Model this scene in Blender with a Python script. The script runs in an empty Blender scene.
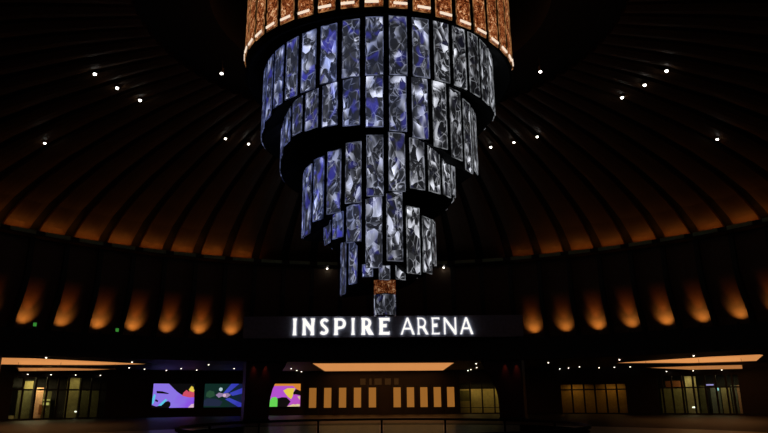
import bpy, bmesh, math, random
from mathutils import Vector, Matrix

random.seed(7)
sc = bpy.context.scene
COL = sc.collection
CY = 24.0                      # the rotunda's axis stands 24 m in front of the camera
R = math.radians
sin, cos, pi = math.sin, math.cos, math.pi

# ------------------------------------------------------------------ camera, world, exposure
F = 650.0
TH = R(15.66)
YAW = math.atan(2.0 / F / cos(TH))
ROLL = R(0.4)
cam_d = bpy.data.cameras.new('camera')
cam = bpy.data.objects.new('camera', cam_d)
COL.objects.link(cam)
cam_d.sensor_width = 36.0
cam_d.lens = F / 768.0 * 36.0
cam_d.clip_end = 300
fw = Vector((sin(YAW) * cos(TH), cos(YAW) * cos(TH), sin(TH)))
r0 = Vector((cos(YAW), -sin(YAW), 0))
u0 = r0.cross(fw)
rt = r0 * cos(ROLL) - u0 * sin(ROLL)
up = u0 * cos(ROLL) + r0 * sin(ROLL)
cam.matrix_world = Matrix(((rt.x, up.x, -fw.x, 0), (rt.y, up.y, -fw.y, 0), (rt.z, up.z, -fw.z, 1.6), (0, 0, 0, 1)))
sc.camera = cam

world = bpy.data.worlds.new('night')
sc.world = world
world.use_nodes = True
bg = world.node_tree.nodes['Background']
bg.inputs[0].default_value = (0.3, 0.4, 0.3, 1)
bg.inputs[1].default_value = 0.002
sc.view_settings.view_transform = 'Standard'
sc.view_settings.look = 'None'
sc.view_settings.exposure = 0.0
sc.view_settings.gamma = 1.0
sc.view_settings.use_curve_mapping = False
sc.cycles.use_denoising = True


# ------------------------------------------------------------------ helpers
def P(az, r, z):
    return Vector((r * sin(R(az)), CY + r * cos(R(az)), z))


def lerp_table(tab, x):
    if x <= tab[0][0]:
        return tab[0][1]
    for (a, va), (b, vb) in zip(tab, tab[1:]):
        if x <= b:
            return va + (vb - va) * (x - a) / (b - a)
    return tab[-1][1]


def obj(name, bm, m, parent=None, smooth=False, mw=None):
    me = bpy.data.meshes.new(name)
    if smooth:
        for f in bm.faces:
            f.smooth = True
    bmesh.ops.recalc_face_normals(bm, faces=bm.faces[:])
    bm.to_mesh(me)
    bm.free()
    for k in (m if isinstance(m, (list, tuple)) else [m]):
        me.materials.append(k)
    o = bpy.data.objects.new(name, me)
    COL.objects.link(o)
    if mw is not None:
        o.matrix_basis = mw
    if parent is not None:
        o.parent = parent
    return o


def tag(o, label, cat, group=None):
    o['label'] = label
    o['category'] = cat
    if group:
        o['group'] = group
    return o


def thing(name, label, cat, mw=None, group=None):
    o = bpy.data.objects.new(name, None)
    COL.objects.link(o)
    o.empty_display_size = 0.2
    if mw is not None:
        o.matrix_basis = mw
    return tag(o, label, cat, group)


def struct(name, bm, m, parent=None, smooth=False, mw=None):
    o = obj(name, bm, m, parent, smooth, mw)
    if parent is None:
        o['kind'] = 'structure'
    return o


def holder(name, mw=None):
    o = bpy.data.objects.new(name, None)
    COL.objects.link(o)
    if mw is not None:
        o.matrix_basis = mw
    o['kind'] = 'structure'
    return o


def frame_at(az, r, z):
    """local x = to the right seen from the axis, local y = outward, local z = up"""
    a = R(az)
    p = P(az, r, z)
    return Matrix(((cos(a), sin(a), 0, p.x), (-sin(a), cos(a), 0, p.y), (0, 0, 1, p.z), (0, 0, 0, 1)))


def box(bm, x0, x1, y0, y1, z0, z1, mi=0, M=None):
    vs = [Vector((x, y, z)) for z in (z0, z1) for y in (y0, y1) for x in (x0, x1)]
    if M is not None:
        vs = [M @ v for v in vs]
    v = [bm.verts.new(q) for q in vs]
    for q in ((0, 2, 3, 1), (4, 5, 7, 6), (0, 1, 5, 4), (2, 6, 7, 3), (0, 4, 6, 2), (1, 3, 7, 5)):
        f = bm.faces.new([v[i] for i in q])
        f.material_index = mi
    return v


def bxm(x0, x1, y0, y1, z0, z1, bev=0.0):
    bm = bmesh.new()
    box(bm, x0, x1, y0, y1, z0, z1)
    if bev:
        bmesh.ops.bevel(bm, geom=bm.edges[:], offset=bev, segments=2, affect='EDGES')
    return bm


def lathe(prof, n=96, a0=0.0, a1=360.0, centre=(0, CY), closed=False, bm=None):
    """prof: list of (r, z)"""
    bm = bm or bmesh.new()
    full = abs(a1 - a0 - 360) < 1e-6
    m = n if full else n + 1
    rings = []
    for i in range(m):
        a = R(a0 + (a1 - a0) * i / n)
        rings.append([bm.verts.new((centre[0] + r * sin(a), centre[1] + r * cos(a), z)) for r, z in prof])
    k = len(prof)
    for i in range(n):
        A, B = rings[i], rings[(i + 1) % m]
        for j in range(k if closed else k - 1):
            q = [A[j], A[(j + 1) % k], B[(j + 1) % k], B[j]]
            bm.faces.new(q)
    if closed and not full:
        bm.faces.new(rings[0])
        bm.faces.new(list(reversed(rings[-1])))
    bmesh.ops.remove_doubles(bm, verts=bm.verts[:], dist=1e-5)
    return bm


def tube(bm, a, b, r, n=10):
    a, b = Vector(a), Vector(b)
    d = (b - a).normalized()
    s = d.orthogonal().normalized()
    t = d.cross(s)
    A = [bm.verts.new(a + (s * cos(2 * pi * i / n) + t * sin(2 * pi * i / n)) * r) for i in range(n)]
    B = [bm.verts.new(b + (s * cos(2 * pi * i / n) + t * sin(2 * pi * i / n)) * r) for i in range(n)]
    for i in range(n):
        bm.faces.new((A[i], A[(i + 1) % n], B[(i + 1) % n], B[i]))
    bm.faces.new(list(reversed(A)))
    bm.faces.new(B)


def slab(bm, pts, z0, z1, mi=0):
    """vertical prism over a plan polygon"""
    A = [bm.verts.new((x, y, z0)) for x, y in pts]
    B = [bm.verts.new((x, y, z1)) for x, y in pts]
    n = len(pts)
    for i in range(n):
        bm.faces.new((A[i], A[(i + 1) % n], B[(i + 1) % n], B[i])).material_index = mi
    bm.faces.new(A).material_index = mi
    bm.faces.new(list(reversed(B))).material_index = mi


# ------------------------------------------------------------------ materials
def nodes(name):
    m = bpy.data.materials.new(name)
    m.use_nodes = True
    nt = m.node_tree
    return m, nt, nt.nodes['Principled BSDF']


def mat(name, col, rough=0.5, metal=0.0, var=0.15, scale=4.0, bump=0.0, spec=0.5):
    m, nt, b = nodes(name)
    tc = nt.nodes.new('ShaderNodeTexCoord')
    nz = nt.nodes.new('ShaderNodeTexNoise')
    nz.inputs['Scale'].default_value = scale
    nz.inputs['Detail'].default_value = 4
    nt.links.new(tc.outputs['Object'], nz.inputs['Vector'])
    rp = nt.nodes.new('ShaderNodeValToRGB')
    rp.color_ramp.elements[0].position = 0.3
    rp.color_ramp.elements[1].position = 0.7
    rp.color_ramp.elements[0].color = tuple(c * (1 - var) for c in col) + (1,)
    rp.color_ramp.elements[1].color = tuple(min(1, c * (1 + var)) for c in col) + (1,)
    nt.links.new(nz.outputs['Fac'], rp.inputs['Fac'])
    nt.links.new(rp.outputs['Color'], b.inputs['Base Color'])
    b.inputs['Roughness'].default_value = rough
    b.inputs['Metallic'].default_value = metal
    b.inputs['Specular IOR Level'].default_value = spec
    if bump:
        bp = nt.nodes.new('ShaderNodeBump')
        bp.inputs['Strength'].default_value = bump
        bp.inputs['Distance'].default_value = 0.02
        nt.links.new(nz.outputs['Fac'], bp.inputs['Height'])
        nt.links.new(bp.outputs['Normal'], b.inputs['Normal'])
    return m


def glow(name, col, strength):
    m, nt, b = nodes(name)
    b.inputs['Base Color'].default_value = (0.02, 0.02, 0.02, 1)
    b.inputs['Roughness'].default_value = 0.4
    b.inputs['Emission Color'].default_value = tuple(col) + (1,)
    b.inputs['Emission Strength'].default_value = strength
    return m


def glass_mat(name, tint=(0.9, 0.95, 0.9)):
    m, nt, b = nodes(name)
    nt.nodes.remove(b)
    out = nt.nodes['Material Output']
    tr = nt.nodes.new('ShaderNodeBsdfTransparent')
    tr.inputs[0].default_value = tuple(tint) + (1,)
    gl = nt.nodes.new('ShaderNodeBsdfGlossy')
    gl.inputs['Roughness'].default_value = 0.03
    mx = nt.nodes.new('ShaderNodeMixShader')
    fr = nt.nodes.new('ShaderNodeFresnel')
    fr.inputs['IOR'].default_value = 1.45
    nt.links.new(fr.outputs[0], mx.inputs[0])
    nt.links.new(tr.outputs[0], mx.inputs[1])
    nt.links.new(gl.outputs[0], mx.inputs[2])
    nt.links.new(mx.outputs[0], out.inputs[0])
    return m


def ramp(nt, src, stops):
    r = nt.nodes.new('ShaderNodeValToRGB')
    e = r.color_ramp.elements
    while len(e) > 1:
        e.remove(e[-1])
    e[0].position = stops[0][0]
    e[0].color = stops[0][1] + (1,)
    for p, c in stops[1:]:
        k = e.new(p)
        k.color = c + (1,)
    nt.links.new(src, r.inputs['Fac'])
    return r.outputs['Color']


def vmath(nt, op, a, b):
    n = nt.nodes.new('ShaderNodeVectorMath')
    n.operation = op
    for i, v in enumerate((a, b)):
        if isinstance(v, (tuple, list)):
            n.inputs[i].default_value = v
        else:
            nt.links.new(v, n.inputs[i])
    return n.outputs[0]


def fmath(nt, op, a, b=None, clamp=False):
    n = nt.nodes.new('ShaderNodeMath')
    n.operation = op
    n.use_clamp = clamp
    for i, v in enumerate((a, b)):
        if v is None:
            continue
        if isinstance(v, (int, float)):
            n.inputs[i].default_value = v
        else:
            nt.links.new(v, n.inputs[i])
    return n.outputs[0]


def mixc(nt, fac, a, b, mode='MIX'):
    n = nt.nodes.new('ShaderNodeMix')
    n.data_type = 'RGBA'
    n.blend_type = mode
    for s, v in ((n.inputs[0], fac), (n.inputs[6], a), (n.inputs[7], b)):
        if isinstance(v, (int, float)):
            s.default_value = v
        elif isinstance(v, tuple):
            s.default_value = v + (1,)
        else:
            nt.links.new(v, s)
    return n.outputs[2]


def panel_coords(nt, scale):
    tc = nt.nodes.new('ShaderNodeTexCoord')
    oi = nt.nodes.new('ShaderNodeObjectInfo')
    off = fmath(nt, 'MULTIPLY', oi.outputs['Random'], 91.0)
    cx = nt.nodes.new('ShaderNodeCombineXYZ')
    nt.links.new(off, cx.inputs[0])
    nt.links.new(off, cx.inputs[2])
    v = vmath(nt, 'MULTIPLY', tc.outputs['Object'], scale)
    v = vmath(nt, 'ADD', v, cx.outputs[0])
    return v, oi


def noise(nt, v, scale, detail=3.0, dist=0.0):
    n = nt.nodes.new('ShaderNodeTexNoise')
    n.inputs['Scale'].default_value = scale
    n.inputs['Detail'].default_value = detail
    n.inputs['Distortion'].default_value = dist
    nt.links.new(v, n.inputs['Vector'])
    return n


def crystal_mat(name='crystal_display', gain=1.0):
    """media panel of the chandelier: broken-crystal picture, bluer where the object property 'blue' is high"""
    m, nt, b = nodes(name)
    v, oi = panel_coords(nt, (1.1, 1, 0.75))
    n0 = noise(nt, v, 1.6, 1)
    w = vmath(nt, 'MULTIPLY', n0.outputs['Color'], (0.5, 0, 0.5))
    vw = vmath(nt, 'ADD', v, w)
    SC = 3.3
    ve = nt.nodes.new('ShaderNodeTexVoronoi')
    ve.feature = 'DISTANCE_TO_EDGE'
    ve.inputs['Scale'].default_value = SC
    nt.links.new(vw, ve.inputs['Vector'])
    vc = nt.nodes.new('ShaderNodeTexVoronoi')
    vc.feature = 'F1'
    vc.inputs['Scale'].default_value = SC
    nt.links.new(vw, vc.inputs['Vector'])
    sep = nt.nodes.new('ShaderNodeSeparateColor')
    nt.links.new(vc.outputs['Color'], sep.inputs[0])
    # every facet runs from dark to light in its own direction
    dirv = vmath(nt, 'SUBTRACT', vc.outputs['Color'], (0.5, 0.5, 0.5))
    rel = vmath(nt, 'SUBTRACT', vw, vc.outputs['Position'])
    dn = nt.nodes.new('ShaderNodeVectorMath')
    dn.operation = 'DOT_PRODUCT'
    nt.links.new(dirv, dn.inputs[0])
    nt.links.new(rel, dn.inputs[1])
    g = fmath(nt, 'ADD', fmath(nt, 'MULTIPLY', dn.outputs['Value'], 6.5), sep.outputs[1])
    facet = ramp(nt, g, [(0.0, (0, 0, 0)), (0.60, (.015, .015, .015)), (0.82, (.18, .18, .18)), (1.0, (1, 1, 1))])
    big = noise(nt, v, 1.25, 1)
    mask = ramp(nt, big.outputs['Fac'], [(0.40, (.03, .03, .03)), (0.60, (1, 1, 1))])
    facet = fmath(nt, 'MULTIPLY', facet, mask)
    edge = ramp(nt, ve.outputs['Distance'], [(0.0, (1, 1, 1)), (0.03, (.4, .4, .4)), (0.06, (0, 0, 0))])
    emask = ramp(nt, noise(nt, v, 2.1, 1).outputs['Fac'], [(0.46, (.03, .03, .03)), (0.64, (1, 1, 1))])
    edge = fmath(nt, 'MULTIPLY', edge, emask)
    sw = noise(nt, vw, 2.4, 2.0, 2.6)
    swirl = ramp(nt, sw.outputs['Fac'], [(0.57, (0, 0, 0)), (0.63, (.8, .8, .8)), (0.66, (.12, .12, .12)), (0.74, (.7, .7, .7))])
    swirl = fmath(nt, 'MULTIPLY', swirl, mask)
    lum = fmath(nt, 'ADD', fmath(nt, 'MULTIPLY', facet, 0.95), fmath(nt, 'MULTIPLY', edge, 0.36))
    lum = fmath(nt, 'ADD', lum, fmath(nt, 'MULTIPLY', swirl, 0.62))
    at = nt.nodes.new('ShaderNodeAttribute')
    at.attribute_type = 'OBJECT'
    at.attribute_name = 'blue'
    lum = fmath(nt, 'ADD', lum, fmath(nt, 'ADD', fmath(nt, 'MULTIPLY', at.outputs['Fac'], 0.04), 0.007))
    ab = nt.nodes.new('ShaderNodeAttribute')
    ab.attribute_type = 'OBJECT'
    ab.attribute_name = 'bright'
    n2 = noise(nt, v, 2.0, 2)
    bf = ramp(nt, n2.outputs['Fac'], [(0.38, (.45, .45, .45)), (0.62, (1, 1, 1))])
    bf = fmath(nt, 'MULTIPLY', bf, at.outputs['Fac'], True)
    colr = mixc(nt, bf, (0.86, 0.88, 0.96), (0.29, 0.37, 0.82))
    # saturated blue-violet sheen, with rare coloured glints
    sp = ramp(nt, noise(nt, v, 1.9, 1, 0.8).outputs['Fac'], [(0.56, (0, 0, 0)), (0.68, (1, 1, 1))])
    spark = mixc(nt, 1.0, sp, (0.022, 0.02, 0.28), 'MULTIPLY')
    spark = mixc(nt, 1.0, spark, at.outputs['Fac'], 'MULTIPLY')
    c = mixc(nt, 1.0, colr, lum, 'MULTIPLY')
    c = mixc(nt, 1.0, c, spark, 'ADD')
    nt.links.new(c, b.inputs['Emission Color'])
    nt.links.new(fmath(nt, 'MULTIPLY', ab.outputs['Fac'], gain), b.inputs['Emission Strength'])
    b.inputs['Base Color'].default_value = (0.01, 0.01, 0.015, 1)
    b.inputs['Roughness'].default_value = 0.12
    return m


def edge_mat(name, c0, c1, strength):
    """edge-lit acrylic rim"""
    m, nt, b = nodes(name)
    v, oi = panel_coords(nt, (1, 1, 1))
    n = noise(nt, v, 3.0, 2)
    f = ramp(nt, n.outputs['Fac'], [(0.4, (0.08, 0.08, 0.08)), (0.68, (1, 1, 1))])
    at = nt.nodes.new('ShaderNodeAttribute')
    at.attribute_type = 'OBJECT'
    at.attribute_name = 'blue'
    c = mixc(nt, at.outputs['Fac'], c0, c1)
    c = mixc(nt, 1.0, c, f, 'MULTIPLY')
    nt.links.new(c, b.inputs['Emission Color'])
    b.inputs['Emission Strength'].default_value = strength
    b.inputs['Base Color'].default_value = (0.02, 0.02, 0.025, 1)
    b.inputs['Roughness'].default_value = 0.2
    return m


def amber_mat(name='amber_display', gain=1.0):
    m, nt, b = nodes(name)
    v, oi = panel_coords(nt, (1, 1, 1))
    n0 = noise(nt, v, 3.5, 3, 1.5)
    n1 = noise(nt, v, 9.0, 4, 2.5)
    s = fmath(nt, 'ADD', fmath(nt, 'MULTIPLY', n0.outputs['Fac'], 0.45), fmath(nt, 'MULTIPLY', n1.outputs['Fac'], 0.55))
    c = ramp(nt, s, [(0.40, (.018, .003, .001)), (0.47, (.11, .022, .006)), (0.53, (.27, .068, .018)),
                     (0.58, (.50, .18, .06)), (0.64, (.95, .62, .34))])
    nt.links.new(c, b.inputs['Emission Color'])
    b.inputs['Emission Strength'].default_value = gain
    b.inputs['Base Color'].default_value = (0.05, 0.02, 0.01, 1)
    b.inputs['Roughness'].default_value = 0.2
    return m


def floor_mat(name, c0, c1, tile, rough):
    m, nt, b = nodes(name)
    tc = nt.nodes.new('ShaderNodeTexCoord')
    br = nt.nodes.new('ShaderNodeTexBrick')
    br.offset = 0.0
    br.inputs['Scale'].default_value = 1.0
    br.inputs['Brick Width'].default_value = tile
    br.inputs['Row Height'].default_value = tile
    br.inputs['Mortar Size'].default_value = 0.008
    br.inputs['Color1'].default_value = c0 + (1,)
    br.inputs['Color2'].default_value = c1 + (1,)
    br.inputs['Mortar'].default_value = tuple(x * 0.4 for x in c0) + (1,)
    nt.links.new(tc.outputs['Object'], br.inputs['Vector'])
    nz = noise(nt, tc.outputs['Object'], 2.5, 6, 1.0)
    f = ramp(nt, nz.outputs['Fac'], [(0.3, (.7, .7, .7)), (0.7, (1.15, 1.15, 1.15))])
    nt.links.new(mixc(nt, 1.0, br.outputs['Color'], f, 'MULTIPLY'), b.inputs['Base Color'])
    b.inputs['Roughness'].default_value = rough
    b.inputs['Specular IOR Level'].default_value = 0.2
    return m


M_floor = floor_mat('dark_stone_tiles', (0.014, 0.008, 0.0045), (0.017, 0.0095, 0.005), 1.2, 0.5)
M_pale = floor_mat('pale_tiles', (0.52, 0.53, 0.47), (0.56, 0.57, 0.50), 1.2, 0.3)
M_wall = mat('dark_timber_wall', (0.013, 0.005, 0.003), 0.5, var=0.3, scale=1.2)
M_soffit = mat('dark_soffit_paint', (0.035, 0.028, 0.024), 0.6)
M_fascia = mat('black_fascia', (0.012, 0.013, 0.012), 0.6)
M_niche = mat('bronze_niche_plaster', (0.16, 0.10, 0.06), 0.7, var=0.1)
M_dome = mat('black_dome_lining', (0.004, 0.0035, 0.003), 0.8)
M_petal = mat('bronze_petal_panel', (0.10, 0.05, 0.022), 0.6, var=0.08, scale=1.0)
M_lip = mat('green_lit_petal_edge', (0.38, 0.55, 0.32), 0.6)  # green LED light on the petal rims, put into the lip colour
M_pil = mat('dark_green_bronze', (0.030, 0.038, 0.028), 0.5)
M_black = mat('black_metal', (0.008, 0.008, 0.008), 0.45)
M_matte = mat('matte_black_lining', (0.004, 0.004, 0.004), 0.9, spec=0.1)
M_col = mat('oxblood_column_lacquer', (0.06, 0.008, 0.005), 0.45, var=0.3, scale=1.5)
M_board = mat('slate_sign_board', (0.40, 0.44, 0.62), 0.5)
M_frame = mat('black_door_frame', (0.012, 0.010, 0.008), 0.4)
M_steel = mat('dark_steel', (0.10, 0.10, 0.10), 0.35, metal=0.9)
M_glass = glass_mat('clear_glass')
M_rail_glass = glass_mat('railing_glass', (0.80, 0.86, 0.80))
M_crystal = crystal_mat()
M_edge = edge_mat('crystal_rim', (0.50, 0.52, 0.55), (0.16, 0.20, 0.50), 0.55)
M_amber = amber_mat()
M_amber_core = amber_mat('amber_core_display', 0.40)
M_amber_edge = edge_mat('amber_rim', (0.62, 0.26, 0.09), (0.62, 0.26, 0.09), 0.7)
M_bar = glow('warm_white_tube', (1.0, 0.80, 0.62), 0.95)
M_white = glow('sign_letter_light', (1.0, 0.97, 0.92), 1.05)
M_spot = glow('downlight_lens', (1.0, 0.86, 0.68), 3.2)
M_star = glow('dome_light_lens', (1.0, 0.95, 0.85), 7.0)
M_cove = glow('warm_cove_glow', (1.0, 0.40, 0.12), 0.62)  # indirect cove light put into the surface's own glow
M_cove_dim = glow('warm_cove_glow_dim', (1.0, 0.38, 0.11), 0.42)
M_doorglow = glow('amber_lit_glass', (1.0, 0.38, 0.065), 0.30)
M_plaque = glow('dim_amber_plaque', (1.0, 0.40, 0.10), 0.022)
M_green = glow('green_emergency_lens', (0.12, 0.75, 0.10), 0.28)


# ------------------------------------------------------------------ floor and outer ring
fl = struct('floor', lathe([(0.0, 0.0), (19.0, 0.0), (54.0, 0.0), (54.0, -0.3), (0.0, -0.3)], 128), M_floor)
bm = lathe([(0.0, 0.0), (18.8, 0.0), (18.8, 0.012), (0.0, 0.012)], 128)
obj('pale_floor_disc', bm, M_pale, fl)  # paler disc over the middle of the floor

RW = 49.0
HC = 4.5
struct('ceiling_lobby', lathe([(30.0, HC), (54.0, HC), (54.0, HC + 0.25), (30.0, HC + 0.25)], 128, closed=True), M_soffit)

# openings in the outer wall: (az0, az1, sill, head)
OPEN = [(-42.6, -33.0, 0.0, 3.80), (9.6, 17.4, 0.0, 3.25), (21.9, 29.5, 0.0, 2.98), (32.85, 41.3, 0.0, 3.62)]


def arc_wall(bm, a0, a1, z0, z1, r0=RW, r1=RW + 0.3):
    n = max(1, int((a1 - a0) / 2.0))
    lathe([(r0, z0), (r1, z0), (r1, z1), (r0, z1)], n, a0, a1, closed=True, bm=bm)


bm = bmesh.new()
cur = -75.0
for a0, a1, s, h in OPEN:
    arc_wall(bm, cur, a0, 0, HC)
    arc_wall(bm, a0, a1, h, HC)
    cur = a1
arc_wall(bm, cur, 75.0, 0, HC)
struct('wall_far', bm, M_wall)
bm = bmesh.new()
arc_wall(bm, 75.0, 285.0, 0, HC)
struct('wall_back', bm, M_wall)

# baseboard along the far wall
bm = bmesh.new()
cur = -75.0
for a0, a1, s, h in OPEN:
    arc_wall(bm, cur, a0, 0, 0.15, RW - 0.03, RW)
    cur = a1
arc_wall(bm, cur, 75.0, 0, 0.15, RW - 0.03, RW)
struct('baseboard_far', bm, M_black)

# ------------------------------------------------------------------ drum above the lobby: fascia, ledge, leaning niche wall
ZL = 6.15
ZS = 12.35
ZC = 12.46
wd = struct('wall_drum', lathe([(30.0, HC), (30.0, ZL), (30.4, ZL)], 160), M_fascia)
NICHE = [(30.4, ZL), (31.75, ZL), (31.35, 7.0), (30.55, 8.6), (30.15, 9.8), (30.1, 11.0), (30.1, 12.15), (28.85, 12.15),
         (28.85, ZC), (28.95, ZC), (28.95, 12.28), (30.5, 12.28), (30.5, 12.7)]
obj('niche_wall', lathe(NICHE[:7], 160), M_niche, wd, True)
obj('cornice', lathe(NICHE[6:], 160), M_fascia, wd)
for k in range(-16, 16):
    az = 4.5 * k + 2.25
    bm = bmesh.new()
    Mx = frame_at(az, 0, 0)
    Mx.translation = Vector((0, CY, 0))
    prof = [(31.35, ZL), (31.8, ZL), (31.4, 7.0), (30.6, 8.6), (30.25, 9.8), (30.2, 12.2), (29.85, 12.2), (29.85, 9.8), (30.2, 8.6), (31.0, 7.0)]
    A = [bm.verts.new(Mx @ Vector((-0.16, r, z))) for r, z in prof]
    B = [bm.verts.new(Mx @ Vector((0.16, r, z))) for r, z in prof]
    for i in range(len(prof)):
        j = (i + 1) % len(prof)
        bm.faces.new((A[i], A[j], B[j], B[i]))
    bm.faces.new(A)
    bm.faces.new(list(reversed(B)))
    obj('pilaster', bm, M_pil, wd)

# ------------------------------------------------------------------ dome
DOME = [(30.4, 12.65), (29.4, 13.40), (27.5, 14.35), (25.0, 15.15), (22.0, 15.85), (18.0, 16.48), (14.0, 16.9), (10.0, 17.1), (7.0, 17.15)]
ce = struct('ceiling', lathe(DOME + [(7.0, 20.9), (0.0, 20.9)], 160), M_dome, smooth=False)
for k in range(80):
    az = 4.5 * (k if k < 40 else k - 80)
    bm = bmesh.new()
    rows = []
    for i, (r, z) in enumerate(DOME[:-1]):
        if i == 0:
            r, z = 30.1, 12.85
        zz = z - 0.06
        w = 1.60 + 0.06 * (r < 27)
        crown = 0.10
        low = []
        for j in range(5):
            s = -1 + 2 * j / 4
            a = az + w * s
            low.append((a, r - 0.04, zz - 0.22 - crown * (1 - s * s)))
        rows.append(([bm.verts.new(P(*q)) for q in low], [bm.verts.new(P(az - w, r, zz)), bm.verts.new(P(az + w, r, zz))]))
    for (L0, T0), (L1, T1) in zip(rows, rows[1:]):
        for j in range(4):
            bm.faces.new((L0[j], L0[j + 1], L1[j + 1], L1[j]))
        bm.faces.new((T0[0], L0[0], L1[0], T1[0]))
        bm.faces.new((L0[4], T0[1], T1[1], L1[4]))
    bm.faces.new([rows[0][1][0]] + [rows[0][1][1]] + list(reversed(rows[0][0])))
    pet = obj('petal', bm, M_petal, ce)
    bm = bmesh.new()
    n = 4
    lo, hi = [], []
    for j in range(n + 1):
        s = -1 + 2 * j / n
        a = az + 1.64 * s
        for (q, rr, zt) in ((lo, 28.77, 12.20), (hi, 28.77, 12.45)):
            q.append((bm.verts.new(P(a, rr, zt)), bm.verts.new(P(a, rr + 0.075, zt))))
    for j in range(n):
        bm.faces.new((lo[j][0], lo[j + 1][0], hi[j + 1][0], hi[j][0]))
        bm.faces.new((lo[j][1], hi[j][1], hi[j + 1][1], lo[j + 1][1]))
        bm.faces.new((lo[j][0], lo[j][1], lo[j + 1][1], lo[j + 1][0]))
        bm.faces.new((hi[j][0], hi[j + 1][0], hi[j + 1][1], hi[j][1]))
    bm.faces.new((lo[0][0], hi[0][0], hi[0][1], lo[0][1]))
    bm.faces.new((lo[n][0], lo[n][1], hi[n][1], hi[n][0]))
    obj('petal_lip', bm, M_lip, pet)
    if 5 <= abs(k if k < 40 else k - 80) <= 15:
        # cove strip on the cornice below each lit petal, hidden from the hall by the cornice lip
        obj('cove_strip', bxm(-0.9, 0.9, -0.06, 0.06, -0.05, 0.0), M_black, pet, mw=frame_at(az, 29.42, 12.34))
        L = bpy.data.lights.new('cove_strip_light', 'AREA')
        L.shape = 'RECTANGLE'
        L.size = 1.9
        L.size_y = 0.10
        L.color = (1.0, 0.30, 0.04)
        L.energy = 3.9 * (0.45 if k == 5 else 1.0) * random.uniform(0.85, 1.15)
        lo_ = bpy.data.objects.new('cove_strip_light', L)
        COL.objects.link(lo_)
        fm = frame_at(az, 29.42, 12.35)
        # aim up and inward along the petal
        d = (fm.to_3x3() @ Vector((0, 0.1, 1.0))).normalized()
        x = fm.to_3x3() @ Vector((1, 0, 0))
        zc = -d
        yc = zc.cross(x)
        lo_.matrix_basis = Matrix(((x.x, yc.x, zc.x, fm.translation.x), (x.y, yc.y, zc.y, fm.translation.y), (x.z, yc.z, zc.z, fm.translation.z), (0, 0, 0, 1)))
        lo_.parent = pet

# ------------------------------------------------------------------ columns
n_col = 0
for az, r, kind in ((-18.9, 31.4, -1), (19.2, 31.4, 1), (-54.0, 32.3, 0), (54.6, 32.3, 0)):
    n_col += 1
    if kind:
        # square shaft whose inner side sweeps out into a haunch under the lobby ceiling
        sg = -kind
        pts = [(-0.95, 0), (0.95, 0), (0.97, 1.8), (1.12, 2.4), (1.45, 3.0), (1.80, 3.6), (2.15, 4.2), (2.3, HC), (-0.95, HC)]
        bm = bmesh.new()
        A = [bm.verts.new((sg * x, -0.95, z)) for x, z in pts]
        B = [bm.verts.new((sg * x, 0.95, z)) for x, z in pts]
        for i in range(len(pts)):
            k = (i + 1) % len(pts)
            bm.faces.new((A[i], A[k], B[k], B[i]))
        bm.faces.new(A)
        bm.faces.new(list(reversed(B)))
        ed = [e for e in bm.edges if abs(e.verts[0].co.y - e.verts[1].co.y) < 0.01 and min(v.co.z for v in e.verts) < HC - 0.01 and max(v.co.z for v in e.verts) > 0.01]
        bmesh.ops.bevel(bm, geom=ed, offset=0.08, segments=2, affect='EDGES')
        co = struct('trim_%d' % n_col, bm, M_col, mw=frame_at(az, r, 0))
        obj('plinth', bxm(-1.02, 1.02, -1.02, 1.02, 0, 0.14, 0.02), M_black, co)
        spots = (-0.35, 0.55)
        ry = -1.12
    else:
        prof = [(0.0, 0.0), (1.42, 0.0), (1.42, 0.15), (1.3, 0.17), (1.3, HC), (0, HC)]
        co = struct('trim_%d' % n_col, lathe(prof, 48, centre=(0, 0)), M_col, mw=frame_at(az, r, 0))
        spots = (0.3 if az < 0 else -0.3,)
        ry = -1.45
    for x in spots:
        bm = bmesh.new()
        tube(bm, (x, ry, HC), (x, ry, HC - 0.06), 0.07, 12)
        obj('grazing_lamp', bm, M_black, co)
        L = bpy.data.lights.new('grazing_beam', 'SPOT')
        L.energy = 14.0 if kind else 5.0
        L.color = (1.0, 0.35, 0.18)
        L.spot_size = R(50)
        L.spot_blend = 1.0
        L.shadow_soft_size = 0.04
        lo_ = bpy.data.objects.new('grazing_beam', L)
        COL.objects.link(lo_)
        lo_.matrix_basis = Matrix.Translation((x, ry, HC - 0.09)) @ Matrix.Rotation(R(8), 4, 'X')
        lo_.parent = co

# ------------------------------------------------------------------ chandelier
CX = -0.10


def interp_ring(tab, az):
    t = sorted(tab)
    az = (az + 180) % 360 - 180
    t = [(t[-1][0] - 360, t[-1][1])] + t + [(t[0][0] + 360, t[0][1])]
    return lerp_table(t, az)


def C(az, r, z):
    return Vector((CX + r * sin(R(az)), CY + r * cos(R(az)) * 1.0, z))


def panel_frame(az, r, z):
    """az 0 = towards the camera, positive to the right; local -y faces outwards"""
    a = R(az)
    o = Vector((CX + r * sin(a), CY - r * cos(a), z))
    return Matrix(((cos(a), -sin(a), 0, o.x), (sin(a), cos(a), 0, o.y), (0, 0, 1, o.z), (0, 0, 0, 1)))


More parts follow.
